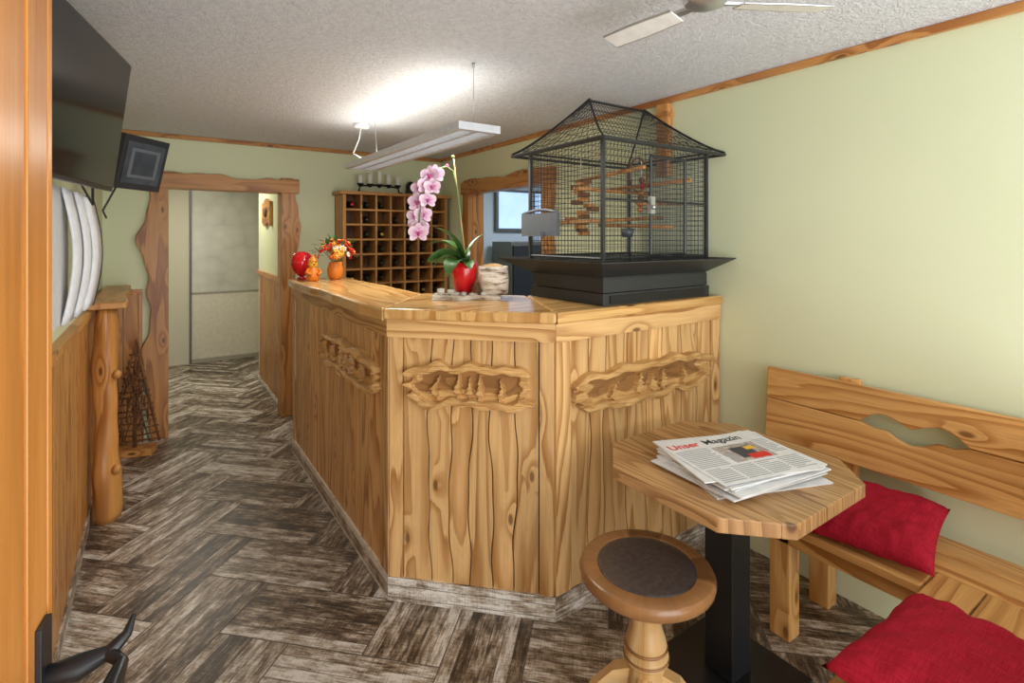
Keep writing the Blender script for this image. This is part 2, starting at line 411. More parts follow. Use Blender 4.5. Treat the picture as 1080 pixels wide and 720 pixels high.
b=MB('trim_3'); b.box(XL,XL+.022,-.9,YB-.022,HC-.035,HC-.001,W_TRIM,1); b.make(.003)
b=MB('trim_door_surround')
w1=wavef(.022,1.3); w2=wavef(.02,1.5); w3=wavef(.012,1.6)
b.strip(lin(0,2.06,50),lambda t:-.045+w1(t)-.03*math.exp(-((t-1.5)/.12)**2),lambda t:.095,YB-.05,YB,W_TRIM,'z')
b.strip(lin(0,2.06,50),lambda t:.905,lambda t:1.03+w2(t)+.03*math.exp(-((t-1.75)/.1)**2),YB-.05,YB,W_TRIM,'z')
b.strip(lin(-.02,1.05,30),lambda t:1.93,lambda t:2.045+w3(t),YB-.065,YB-.0,W_TRIM,'x')
b.box(.081,.095,YB+.001,YB+.12,0,1.93,W_TRIM); b.box(.905,.919,YB+.001,YB+.12,0,1.93,W_TRIM); b.box(.081,.919,YB+.001,YB+.12,1.93,1.949,W_TRIM,0)
b.make(.005)
M=frame((XR,4.22,0),(0,-1))
b=MB('trim_hatch_surround')
w1=wavef(.012,1.5); w2=wavef(.012,1.5)
b.strip(lin(.7,2.02,20),lambda t:-.1+w1(t),lambda t:.01,-.05,0,W_TRIM,'z',M)
b.strip(lin(.7,2.02,20),lambda t:1.11,lambda t:1.22+w1(t),-.05,0,W_TRIM,'z',M)
b.strip(lin(-.12,1.24,20),lambda t:1.95,lambda t:2.07+w2(t),-.06,0,W_TRIM,'x',M)
b.box(-.1,1.22,-.08,.12,.87,.91,W_TRIM,0,M)
b.box(0,.012,0,.12,.9,1.96,W_TRIM,2,M); b.box(1.108,1.12,0,.12,.9,1.96,W_TRIM,2,M)
b.make(.005)
b=MB('trim_post') 
Yp=XR*(.824-.566*.298)/(.824*.298+.566)
b.box(XR-.05,XR,Yp-.04,Yp+.04,1.9,HC-.04,W_TRIM); b.box(XR-.06,XR,Yp-.05,Yp+.05,HC-.12,HC-.09,W_TRIM,1); b.make(.006)
# ------------------------------------------------------------ wainscot left
b=MB('trim_wainscot_left')
y=-.3
while y<YB-.03:
    w=U(.085,.105); b.box(XL,XL+.018,y,min(y+w-.006,YB),.0,1.13,W_ORANGE); y+=w
b.box(XL,XL+.004,-.3,YB,0,1.13,W_DARKGAP); b.box(XL,XL+.035,-.3,YB,1.12,1.155,W_ORANGE,1); b.box(XL,XL+.028,-.3,YB,0,.07,M_SKIRT,1)
b.make(.003)
b=MB('trim_wainscot_back')
x=XL+.036
while x<-.09:
    b.box(x,min(x+.085,-.07),YB-.018,YB,.0,1.13,W_TRIM); x+=.09
b.box(XL+.036,-.07,YB-.03,YB,1.12,1.155,W_TRIM,0); b.make(.003)
b=MB('log_post')
def wob(a,z): return 1+.08*math.sin(3*a+z*6)+.06*math.sin(z*14+a)+.04*math.sin(z*31)
b.lathe([(.053+.006*math.sin(z*9)+.012*(1-z)**2,z) for z in lin(0,1.155,34)],W_ORANGE,T(-.215,3.62,0),18,True,wob)
b.ball((-.17,3.58,.28),.028,W_ORANGE); b.ball((-.168,3.575,.8),.024,W_ORANGE)
b.make()
b=MB('ledge_shelf'); b.strip(lin(3.55,4.8,16),lambda t:-.29,lambda t:-.13+.012*math.sin(t*9),1.16,1.195,W_ORANGE,'z',SWAP@Matrix.Identity(4)); b.make(.006)
b=MB('twig_tree'); M=frame((-.11,4.60,0),(.9,-.25))
b.cbox((0,0,.025),(.24,.12,.05),W_TRIM,0,M)
b.tube([M@Vector((0,0,.05)),M@Vector((0,.005,.45)),M@Vector((.01,0,.82))],lambda t:.014*(1-.5*t),W_BROWN,6)
for sgn in (-1,1):
    b.tube([M@Vector((sgn*.15,0,.08)),M@Vector((sgn*.085,0,.4)),M@Vector((.01,0,.80))],.010,W_BROWN,6)
for i in range(15):
    z=.09+i*.044; w=.15*(1-(z-.1)/.72)+.01
    b.tube([M@Vector((-w,U(-.015,.015),z+U(-.015,.015))),M@Vector((0,U(-.01,.01),z+U(-.01,.01))),M@Vector((w,U(-.015,.015),z+U(-.015,.02)))],.007,W_BROWN,5)
for i in range(70):
    z=U(.08,.62); w=.13*(1-(z-.1)/.72); x=U(-w,w)
    b.tube([M@Vector((x,U(-.015,.015),z)),M@Vector((x*.85+U(-.02,.02),U(-.03,.02),z+U(.05,.12)))],.0045,W_BROWN,4)
b.make()
# ------------------------------------------------------------ counter
cn=MB('reception_counter')
def sm(a,b_,x):
    t=max(0,min(1,(x-a)/(b_-a))); return t*t*(3-2*t)
def relief(p0,p1,z0,z1,M,seed):
    nx,nz=190,60; vs=[];hh=[]
    mid=(p0+p1)/2; hl=(p1-p0)/2; mz=(z0+z1)/2; hz=(z1-z0)/2
    trees=[(-.52,.80,.8),(-.16,1.0,1),(.03,.82,1),(.20,.95,1),(.55,.80,.9)]
    nf=lambda x,y,k: noise.noise(Vector((x,y,seed*7.3+k)))
    for i in range(nx+1):
        s=-1+2*i/nx
        for j in range(nz+1):
            w=-1+2*j/nz
            endr=.93+.05*math.sin(w*6+seed)+.10*nf(w*3,(3 if s>0 else -3),1)
            x=mid+s*hl*endr
            top=.84+.26*nf(s*4,0,2)-.40*abs(s)**7; bot=.84+.26*nf(s*4,4,3)-.40*abs(s)**7
            z=mz+hz*(w*(top if w>0 else bot))
            band=sm(.56,.66,abs(w+.16*nf(s*3.5,1,6)))
            band=max(band,sm(.80,.88,abs(s)+.06*nf(w*3,2,9)))
            logr=math.sqrt(max(0,1-((abs(w)-.80)/.30)**2))
            h=.006+.002*nf(x*9,z*60,4)
            h+=band*(.018+.018*logr+.010*nf(x*6,z*45,4)+.004*nf(x*20,z*160,5))
            if band<.5:
                hill=-.30+.18*nf(s*5,9,3)
                if w<hill: h=max(h,.014+.003*nf(x*10,z*40,7))
                for k,(tx,th,tw) in enumerate(trees):
                    tz=(w+.58)/th
                    if 0<tz<1.15:
                        lay=(tz*4.0)%1
                        saw=(.078*tw)*(1-tz/1.2)*(1.15-.55*lay)
                        if tz<.12: saw=.012
                        if abs(s-tx)<saw: h=max(h,.024+.012*(1-lay))
            if i in (0,nx) or j in (0,nz): h=0
            hh.append(h); vs.append((x,-.019-h,z))
    fs=[(i*(nz+1)+j,i*(nz+1)+j+1,(i+1)*(nz+1)+j+1,(i+1)*(nz+1)+j) for i in range(nx) for j in range(nz)]
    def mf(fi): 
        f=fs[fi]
        return W_CARVE_SHADE if max(hh[q] for q in f)<.0115 else W_CARVE  # low faces of the relief get the wood with shade painted in
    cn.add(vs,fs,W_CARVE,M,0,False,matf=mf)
def face(o,d,ln,nb,plq,posts=(.075,.075),seed=1,cap=True):
    M=frame(o,d); e2=ln+(.014 if cap else 0)
    cn.box(0,ln,0,.03,0,1.2,W_DARKGAP,2,M)
    a,e=posts[0],ln-posts[1]
    edges=[a]
    ws=[U(.8,1.25) for _ in range(nb)]; tot=sum(ws); x=a
    for w in ws: x+=w/tot*(e-a); edges.append(x)
    fn=[(lambda t,c=c,w=(wavef(.0075,1.1) if 0<i<nb else (lambda t:0)): c+w(t)) for i,c in enumerate(edges)]
    ts=lin(.09,1.15,40)
    for i in range(nb):
        cn.strip(ts,lambda t,f=fn[i]:f(t)+.0028,lambda t,f=fn[i+1]:f(t)-.0028,-.02,0,W_COUNTER,'z',M)
    cn.box(-.006,posts[0]-.003,-.027,0,.09,1.15,W_COUNTER,2,M)
    cn.box(ln-posts[1]+.003,ln+(.006 if cap else 0),-.027,0,.09,1.15,W_COUNTER,2,M)
    cn.box(-.014,e2,-.036,0,1.125,1.2,W_COUNTER,0,M)
    cn.box(-.012,ln+(.012 if cap else 0),-.030,0,0,.10,M_SKIRT,0,M)
    relief(*plq,M,seed)
A=(.855,2.15);B=(1.345,1.66); XE=XR-.012
face((A[0],4.0,0),(0,-1),4.0-A[1],13,(.80,1.78,.82,1.02),(.07,.09),1)
lc=math.hypot(B[0]-A[0],B[1]-A[1])
face((A[0],A[1],0),(B[0]-A[0],B[1]-A[1]),lc,6,(.06,.63,.82,1.05),(.055,.055),2)
face((B[0],B[1],0),(1,0),XE-B[0],8,(.06,1.02,.79,1.0),(.075,.07),3,False)
cn.box(1.12,1.15,2.6,4.0,0,1.2,W_COUNTER); cn.box(.86,1.15,3.97,4.0,0,1.2,W_COUNTER); cn.box(1.6,XE,2.13,2.16,0,1.2,W_COUNTER)
counter=cn.make(.005)
cs=MB('counter_slab')
w=wavef(.006,1.2)
ys=lin(4.03,2.14,30)
z0,z1=1.2,1.247
cs.prism([(.795+w(y),y) for y in ys]+[(1.2,2.6)]+[(1.2+w(y*1.3),y) for y in lin(2.65,4.03,20)],z0-.012,z1,W_TOP,1)
cs.prism([(.80,2.137),(1.325,1.612),(1.6,2.2),(1.2,2.6)],z0,z1,W_TOP,0)
cs.prism([(1.327,1.611),(XE,1.611),(XE,2.2),(1.602,2.2)],z0,z1,W_TOP,0)
cs.make(.011,parent=counter,segs=3)

# ------------------------------------------------------------ bird cage
c=MB('bird_cage')
x0,x1,y0,y1=1.63,2.37,1.665,2.2; zt=1.45; ze=1.985
zc=1.2475
c.box(x0-.01,x1+.01,y0-.01,y1-.02,zc,1.30,CAGE); c.box(x0-.002,x1+.002,y0-.003,y1-.03,1.303,1.365,CAGE)
c.box(x0+.03,x1-.03,y0-.016,y0-.01,1.255,1.29,BLACK)
def ringf(o1,o2,za,zb,t=.004):
    a=[(x0-o1,y0-o1,za),(x1+min(o1,.02),y0-o1,za),(x1+min(o1,.02),y1+o1,za),(x0-o1,y1+o1,za)]
    b_=[(x0-o2,y0-o2,zb),(x1+min(o2,.065),y0-o2,zb),(x1+min(o2,.065),y1+o2,zb),(x0-o2,y1+o2,zb)]
    vs=a+b_+[(p[0],p[1],p[2]-t) for p in a]+[(p[0],p[1],p[2]-t) for p in b_]
    fs=[]
    for i in range(4):
        j=(i+1)%4
        fs+= [(i,j,4+j,4+i),(8+i,8+j,12+j,12+i),(4+i,4+j,12+j,12+i),(i,j,8+j,8+i)]
    c.add(vs,fs,CAGE)
ringf(0,.13,1.375,1.445)
c.box(x0,x1,y0,y1,1.366,1.372,CAGE)
def lerp(p,q,t): return tuple(a+(b_-a)*t for a,b_ in zip(p,q))
corners=[(x0,y0),(x1,y0),(x1,y1),(x0,y1)]
for (x,y) in corners: c.cbox((x,y,(1.375+ze)/2),(.016,.016,ze-1.375),CAGE)
for i in range(4):
    p,q=corners[i],corners[(i+1)%4]
    ln=math.dist(p,q); nv=int(ln/.0225)
    for k in range(1,nv):
        x,y=lerp(p,q,k/nv); c.bar((x,y,1.38),(x,y,ze),.0026,CAGE)
    for k in range(0,23):
        z=1.405+k*.0255; c.bar((*p,z),(*q,z),.0022,CAGE)
    for z in (1.455,ze,1.72):
        if z==1.72 and i not in (0,): continue
        c.tube([(*p,z),(*q,z)],.006,CAGE,6,False)
e=.07; ez=1.975; rz=2.232; ry=(y0+y1)/2; ra,rb=1.80,2.2
E=[(x0-e,y0-e),(x1+.06,y0-e),(x1+.06,y1+e),(x0-e,y1+e)]
def roofpt(ev,rg,t):
    return (ev[0]+(rg[0]-ev[0])*t,ev[1]+(rg[1]-ev[1])*t,ez+.01+(rz-ez)*(t**1.25))
for i in range(4):
    c.tube([(*E[i],ez),(*E[(i+1)%4],ez)],.008,CAGE,6,False)
    c.tube([(*corners[i],ze),(*E[i],ez)],.006,CAGE,6,False)
c.tube([(ra,ry,rz),(rb,ry,rz)],.006,CAGE,6,False)
def slope(e0,e1,r0,r1,n):
    rows=[[] for _ in range(9)]
    for k in range(n+1):
        ev=lerp(e0,e1,k/n); rg=lerp(r0,r1,k/n)
        pts=[roofpt(ev,rg,t/8) for t in range(9)]
        c.tube(pts,.0014 if 0<k<n else .0055,CAGE,4,False)
        for j,p in enumerate(pts): rows[j].append(p)
    for j in range(1,8):
        c.tube([rows[j][0],rows[j][-1]],.0013,CAGE,4,False)
slope(E[0],E[1],(ra,ry),(rb,ry),24); slope(E[3],E[2],(ra,ry),(rb,ry),24)
slope(E[0],E[3],(ra,ry),(ra,ry),14); slope(E[1],E[2],(rb,ry),(rb,ry),14)
dx0,dx1=1.93,2.18
for x in (dx0,dx1): c.tube([(x,y0-.012,1.47),(x,y0-.012,1.93)],.007,CAGE,6,False)
for z in (1.47,1.93): c.tube([(dx0,y0-.012,z),(dx1,y0-.012,z)],.007,CAGE,6,False)
for k in range(1,11):
    x=dx0+(dx1-dx0)*k/11; c.bar((x,y0-.012,1.47),(x,y0-.012,1.93),.0026,CAGE)
c.box(dx0-.02,dx0+.01,y0-.03,y0-.01,1.66,1.74,SILVER); c.ball((dx0-.01,y0-.035,1.69),.012,SILVER)
c.box(x0-.03,x0-.008,1.95,2.24,1.555,1.67,GREYP); c.box(x0-.05,x0-.03,2.05,2.15,1.555,1.58,GREYP)
c.tube([(x0-.02,1.95+.29*i/8,1.67+.018*math.sin(math.pi*i/8)) for i in range(9)],.008,GREYP,6)
for (p,q) in (((x0,2.0,1.62),(x1,1.95,1.66)),((x0,1.85,1.78),(x1,2.05,1.80)),((1.9,y0,1.88),(1.95,y1,1.86)),((2.1,y0,1.6),(2.12,y1,1.62)),((2.0,1.8,1.72),(x1,1.82,1.73)),((2.25,y0,1.84),(2.22,y1,1.83))):
    c.tube([p,q],.010,W_TRIM)
for k in range(16): c.cbox((1.84+U(-.06,.06),2.04+U(-.04,.04),1.57+k*.018),(.055,.035,.022),W_BROWN if k%2 else W_TRIM,0)
c.tube([(1.84,2.04,1.85),(1.84,2.04,1.97)],.003,CANDLE,5)
for k in range(6): c.ball((2.2+U(-.015,.015),1.95,1.70+k*.032),.018,(W_TRIM,REDPL,W_BROWN)[k%3],seg=8)
c.tube([(2.2,1.95,1.88),(2.2,1.95,1.98)],.003,CANDLE,5)
c.tube([(2.12+.07*math.cos(t*.42),1.9,1.88+.09*math.sin(t*.42)) for t in range(16)],.006,W_BROWN,6)
c.lathe([(.03,0),(.04,.05),(.036,.05),(.026,.005)],GREYP,T(2.25,2.1,1.55),14)
c.make()

# ------------------------------------------------------------ counter decorations
ZC=1.2475
tray=MB('driftwood_tray')
MT=frame((1.27,2.235,ZC),(.824,-.566))
tray.strip(lin(-.165,.165,20),lambda t:-.055+.012*math.sin(t*40),lambda t:.06+.012*math.sin(t*31+1),.0,.022,BIRCH,'x',MT@SWAP)
for k in range(9): tray.ball((U(-.15,.15),U(-.05,-.02),.028),U(.010,.018),STONE,(1,1,.6),10,MT)
tray.lathe([(.018,.022),(.018,.05),(.002,.052)],CANDLE,MT@T(-.13,-.0,0),12); tray.lathe([(.018,.022),(.018,.045),(.002,.047)],CANDLE,MT@T(-.08,-.01,0),12)
for k in range(7):
    tray.lathe([(.028*(1-abs(k-2.5)/5.5),.03+k*.008),(.016,.036+k*.008)],W_BROWN,MT@T(.045,-.035,0),9)
tray.make()
bp=MB('birch_pot'); MBp=MT@T(.125,.03,.0235)
bp.lathe([(.075,0),(.078,.07),(.074,.135),(.064,.135),(.064,.09)],BIRCH,MBp,22,True,lambda a,z:1+.03*math.sin(5*a))
bp.ball((0,0,.13),.055,W_LIGHT,(1,1,.35),14,MBp)
bp.make()
oc=MB('potted_orchid'); MO=MT@T(-.02,.045,.0235)
oc.lathe([(.035,0),(.05,.02),(.06,.07),(.064,.12),(.064,.155),(.056,.155),(.054,.11)],REDGLZ,MO,20)
oc.ball((0,0,.135),.052,W_BROWN,(1,1,.3),12,MO)
def leaf(b,M,pts,w,m):
    n=len(pts)-1; vs=[];fs=[]
    for i,(x,z) in enumerate(pts):
        t=i/n; ww=w*max(.02,math.sin(math.pi*min(1,.15+t*.85)))**.6
        for (s,dz) in ((-1,.3),(-.5,.08),(0,0),(.5,.08),(1,.3)): vs.append((x,s*ww,z+dz*ww))
    for i in range(n):
        for k in range(4): fs.append((i*5+k,i*5+k+1,i*5+k+6,i*5+k+5))
    b.add(vs,fs,m,M,0,True)
def arc(ln,a0,a1,n=12):
    p=[(0,0)]
    for i in range(n):
        a=math.radians(a0+(a1-a0)*i/(n-1)); p.append((p[-1][0]+ln/n*math.cos(a),p[-1][1]+ln/n*math.sin(a)))
    return p
for ang,ln,w,a0,a1 in ((190,.22,.05,50,-85),(165,.24,.05,75,-20),(205,.25,.044,80,20),(100,.17,.035,60,-20),(15,.19,.036,80,30),(-70,.13,.034,30,-50),(245,.19,.05,35,-70)):
    leaf(oc,MO@T(0,0,.145)@RZ(ang),arc(ln,a0,a1),w,LEAF)
# two broad leaves seen face-on
leaf(oc,MO@T(-.01,-.02,.145)@RZ(180)@RX(55),arc(.20,55,-40),.05,LEAF)
leaf(oc,MO@T(-.01,.0,.15)@RZ(172)@RX(60),arc(.24,85,25),.045,LEAF)
ZO=-.075
st=[Vector(p) for p in ((0,0,.14),(-.015,0,.3),(-.03,0,.5),(-.055,-.005,.61),(-.085,-.01,.63),(-.13,-.02,.62),(-.17,-.03,.57),(-.20,-.04,.49),(-.215,-.045,.39),(-.22,-.045,.31))]
oc.tube([MO@p for p in st],.0035,STEM,6)
oc.tube([MO@Vector(p) for p in ((.01,0,.14),(-.015,.02,.35),(-.04,.02,.55),(-.055,.02,.68))],.0025,W_LIGHT,6)
def petal(b,M,ln,w):
    vs=[(0,0,0)];uvs=[(0,0)];fs=[];n=14
    for k in range(n):
        a=2*math.pi*k/n; x=ln/2+ln/2*math.cos(a); y=w*math.sin(a)
        vs.append((x*.55,y*.5,.0)); uvs.append((.4,0))
    for k in range(n):
        a=2*math.pi*k/n; x=ln/2+ln/2*math.cos(a); y=w*math.sin(a)
        vs.append((x,y,.15*ln*(x/ln)**2-.15*abs(y))); uvs.append((min(1,x/ln),0))
    for k in range(n):
        j=(k+1)%n; fs.append((1+k,1+j,1+n+j,1+n+k)); fs.append((0,1+k,1+j))
    b.add(vs,fs,ORCH,M,0,True,uvs)
def orchid(b,p,face_dir,s):
    z=Vector(face_dir).normalized(); x=Vector((0,0,1)); x=(x-z*x.dot(z)).normalized(); y=z.cross(x)
    M=Matrix.Identity(4)
    for i in range(3): M[i][0]=x[i];M[i][1]=y[i];M[i][2]=z[i];M[i][3]=p[i]
    for a,l,w in ((0,1,.33),(130,1,.33),(-130,1,.33)): petal(b,M@RZ(a),s*l,s*w)
    for a in (72,-72): petal(b,M@T(0,0,.003)@RZ(a),s*1.0,s*.52)
    b.ball((-.1*s,0,.12*s),.17*s,ORCHC,(1.3,.8,.8),8,M)
Fv=Vector((-.566,-.824,0)); Rv=Vector((.824,-.566,0))
fl=[(-.155,.675,.1),(-.19,.665,-.3),(-.18,.61,.2),(-.23,.60,-.4),(-.205,.545,.35),(-.25,.535,-.2),(-.22,.475,.3),(-.265,.465,-.3),(-.24,.41,.1),(-.21,.62,.6),(-.23,.385,.3),(-.255,.42,-.2)]
for (dx,dz,tw) in fl:
    P=MO@Vector((dx+.022+U(-.01,.01),-.04+U(-.03,.015),dz+ZO-.01)); d=Fv+Rv*tw+Vector((0,0,U(-.3,.1)))
    orchid(oc,P,d,U(.043,.052))
oc.ball((-.085,0,.635),.010,ORCHC,M=MO); oc.ball((-.055,0,.68),.009,STEM,M=MO)
oc.make()
fv=MB('flower_bouquet'); MF=T(1.075,3.80,ZC)
fv.lathe([(.035,0),(.052,.02),(.058,.07),(.045,.11),(.048,.125),(.04,.125)],ORANGE,MF,18)
for k in range(110):
    a=U(0,6.28); ph=U(.1,1.5); rr=U(.75,1)
    p=Vector((math.cos(a)*math.sin(ph)*.15*rr,math.sin(a)*math.sin(ph)*.15*rr,.15+math.cos(ph)*.14*rr))
    m=random.choice((REDP,REDP,REDP,YEL,ORANGE,WHITEP,LEAF,LEAF,LEAF,LEAF))
    if m is LEAF:
        Ml=MF@T(*p)@RZ(math.degrees(a))@RY(U(-60,20)); fv.add([(0,0,0),(.03,.018,.004),(.06,0,0),(.03,-.018,.004)],[(0,1,2,3)],LEAF,Ml,0)
    else:
        Mq=MF@T(*p)@RZ(math.degrees(a))@RY(math.degrees(ph)); s=U(.014,.023)
        for q in range(7):
            fv.ball((s*.7,0,0),s*.62,m,(1,.6,.35),6,Mq@RZ(q*51.4))
        fv.ball((0,0,.005),s*.4,YEL if m is not YEL else ORANGE,(1,1,.6),6,Mq)
for k in range(14):
    a=k*.45; fv.tube([MF@Vector((0,0,.1)),MF@Vector((math.cos(a)*.08,math.sin(a)*.08,.2))],.002,STEM,4)
fv.make()
fg=MB('ceramic_figurine'); MG=T(.905,3.74,ZC)
fg.lathe([(.035,0),(.045,.02),(.042,.06),(.025,.095),(.02,.1)],ORANGE,MG,16); fg.ball((0,0,.12),.033,YEL,M=MG)
fg.lathe([(.036,.135),(.03,.145),(.012,.165),(.001,.18)],ORANGE,MG,14)
for s in (-1,1): fg.tube([MG@Vector((s*.03,-.01,.085)),MG@Vector((s*.05,-.03,.06)),MG@Vector((s*.02,-.048,.05))],.010,ORANGE,8); fg.ball((s*.012,-.03,.125),.004,BLACKP,M=MG,seg=8)
fg.ball((0,-.034,.117),.007,REDPL,M=MG,seg=8)
fg.make()
hb=MB('red_heart_vase'); MH=T(.875,3.93,ZC)
hb.lathe([(.03,0),(.035,.008),(.012,.02),(.03,.03),(.065,.07),(.077,.115),(.073,.15),(.052,.185),(.02,.2),(.018,.2)],REDGLZ,MH,22)
hb.make()
# ------------------------------------------------------------ pigeonhole cabinet
cb=MB('pigeonhole_cabinet')
cx0,cx1,cy0,cy1,cz0,cz1=1.37,2.40,4.62,YB-.001,.86,1.93
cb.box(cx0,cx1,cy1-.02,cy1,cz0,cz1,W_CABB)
cb.box(cx0,cx0+.03,cy0,cy1-.02,cz0,cz1,W_CAB); cb.box(cx1-.03,cx1,cy0,cy1-.02,cz0,cz1,W_CAB)
cb.box(cx0-.03,cx1+.03,cy0-.03,cy1-.02,cz1,cz1+.03,W_CAB,0); cb.box(cx0,cx1,cy0,cy1-.02,cz0-.03,cz0,W_CAB,0)
nc,nr=7,8
for i in range(1,nc):
    x=cx0+.03+(cx1-cx0-.06)*i/nc; cb.box(x-.009,x+.009,cy0+.004,cy1-.02,cz0,cz1,W_CAB)
for j in range(1,nr):
    z=cz0+(cz1-cz0)*j/nr; cb.box(cx0+.03,cx1-.03,cy0+.002,cy1-.02,z-.009,z+.009,W_CAB,0)
for i in range(nc):
    for j in range(nr):
        x=cx0+.03+(cx1-cx0-.06)*(i+.5)/nc; z=cz0+(cz1-cz0)*(j)/nr+.009
        if R()<.8:
            cb.lathe([(.036,-.10),(.036,.0),(.014,.05),(.013,.08)],GLASSY,T(x,cy0+.125,z+.038)@RX(90),12)
            if R()<.35: cb.lathe([(.0145,.06),(.0145,.085)],random.choice((GOLD,REDPL,GOLD)),T(x,cy0+.125,z+.038)@RX(90),10)
cb.box(cx0+.02,cx1-.02,cy0+.02,cy1-.02,0,cz0-.03,W_CAB)
cb.make(.003)
cd=MB('candle_holder'); MC=T(1.74,4.72,1.9605)
cd.tube([MC@Vector((-.2,0,.0)),MC@Vector((-.18,0,.06)),MC@Vector((0,0,.075)),MC@Vector((.18,0,.06)),MC@Vector((.2,0,0))],.009,BLACK)
for k in range(5):
    x=-.18+k*.09; hz_=[.08,.10,.12,.10,.08][k]
    cd.lathe([(.012,.05),(.03,.075),(.032,.082),(.005,.082)],BLACK,MC@T(x,0,0),12); cd.lathe([(.020,.08),(.020,.08+hz_),(.002,.082+hz_)],CANDLE,MC@T(x,0,0),10)
for sx_ in (-1,1): cd.tube([MC@Vector((sx_*.2,-.05,.007)),MC@Vector((sx_*.2,.05,.007))],.008,BLACK)
cd.make()
gl=MB('glass_lantern'); MGl=T(2.06,4.74,1.9605); gl.lathe([(.05,0),(.052,.01),(.045,.03),(.045,.09),(.03,.12),(.01,.13)],BLACK,MGl,12); gl.make()
# ------------------------------------------------------------ pendant luminaire
lp=MB('pendant_lamp')
lx0,lx1,ly0,ly1,lz=1.11,1.33,2.03,3.70,2.03
lp.box(lx0,lx0+.03,ly0,ly1,lz,lz+.035,LAMPG,1); lp.box(lx1-.03,lx1,ly0,ly1,lz,lz+.035,LAMPG,1)
lp.box(lx0+.03,lx1-.03,ly0,ly0+.03,lz,lz+.035,LAMPG,0); lp.box(lx0+.03,lx1-.03,ly1-.03,ly1,lz,lz+.035,LAMPG,0)
xm=(lx0+lx1)/2
lp.box(xm-.008,xm+.008,ly0+.03,ly1-.03,lz+.002,lz+.03,LAMPG,1)
lp.box(lx0+.03,lx1-.03,ly0+.03,ly1-.03,lz+.026,lz+.030,LAMPG,1)
k=ly0+.05
while k<ly1-.03:
    lp.box(lx0+.03,lx1-.03,k,k+.004,lz+.002,lz+.02,LOUV,0); k+=.035
for x in (xm-.045,xm+.045): lp.tube([(x,ly0+.05,lz+.021),(x,ly1-.05,lz+.021)],.006,TUBE,6)
lp.tube([(xm,ly0+.25,lz+.042),(xm,ly1-.1,lz+.042)],.010,TUBEUP,8)
lp.tube([(xm,ly0+.06,lz+.03),(xm,ly0+.06,HC)],.0016,SILVER,5); lp.tube([(xm,ly1-.35,lz+.03),(xm,ly1-.3,HC)],.0016,SILVER,5)
lp.tube([(xm,ly1-.2,lz+.03),(xm-.08,ly1-.1,lz+.1),(xm-.04,ly1-.1,lz+.2),(xm,ly1-.04,HC)],.005,WHITE,6)
lp.lathe([(.05,-.03),(.055,-.02),(.055,-.0)],WHITE,T(xm,ly1-.04,HC-.0005),18); lp.lathe([(.006,-.02),(.008,0)],SILVER,T(xm,ly0+.06,HC-.0005),10)
lp.make()
# ------------------------------------------------------------ ceiling fan
fn=MB('ceiling_fan'); FX,FY=1.345,.945; zf=2.24
fn.lathe([(.03,.0),(.06,.01),(.07,.04),(.06,.07),(.02,.085),(.018,.1),(.04,.105),(.045,.115)],SILVER,T(FX,FY,zf-.012),20)
for a in (93,-30,213):
    Mq=T(FX,FY,zf)@RZ(a)@RX(12)
    fn.box(.05,.13,-.012,.012,-.003,.006,SILVER,0,Mq)
    fn.strip(lin(.10,.37,12),lambda t:-.035-.008*math.sin((t-.11)*9),lambda t:.03+.008*math.sin((t-.11)*9),-.006,-.001,BLADE,'x',Mq@SWAP)
    for s_ in (-1,1): fn.tube([Mq@Vector((.10,s_*.034,-.003)),Mq@Vector((.24,s_*.042,-.003)),Mq@Vector((.37,s_*.038,-.003))],.004,SILVER,6)
fn.make(.001)
# ------------------------------------------------------------ televisions
tv=MB('flat_television')
M=frame((-.135,2.6,1.73),(-.213,-.977))@RX(-7)
tv.box(0,.88,-.03,.0,0,.51,BLACKP,0,M); tv.box(.008,.872,0,.004,.014,.502,SCREEN,0,M)
tv.box(.02,.80,-.045,-.03,.1,.4,BLACKP,0,M)
tv.tube([M@Vector((.45,-.04,.25)),Vector((XL+.03,2.15,1.98))],.02,BLACK,8); tv.cbox((XL+.012,2.15,1.98),(.02,.2,.2),BLACK)
tv.tube([M@Vector((.1,-.04,.05)),M@Vector((.02,-.05,-.06)),Vector((XL+.02,2.9,1.85))],.005,BLACKP,6)
tv.make(.004)
mo=MB('small_monitor')
M=frame((-.155,3.11,1.785),(.645,.764))
M=M@RX(14)
mo.box(0,.275,0,.035,0,.265,BLACKP,0,M); mo.box(.022,.253,-.003,0,.03,.235,PICTURE,0,M)
mo.box(.05,.225,-.0045,-.003,.06,.205,GREYP,0,M); mo.box(.07,.205,-.006,-.0045,.075,.19,PICTURE,0,M)
mo.tube([M@Vector((.12,.03,.12)),Vector((XL+.02,3.35,1.9))],.014,BLACK,8); mo.cbox((XL+.012,3.35,1.9),(.02,.1,.12),BLACK)
mo.tube([M@Vector((.05,.03,.02)),M@Vector((.0,.03,-.12)),M@Vector((.06,.06,-.16))],.005,BLACKP,6)
mo.make(.004)
wp=MB('curved_brochure_rack')
wp.box(XL+.001,XL+.03,2.2,2.70,1.23,1.73,WHITE,2)
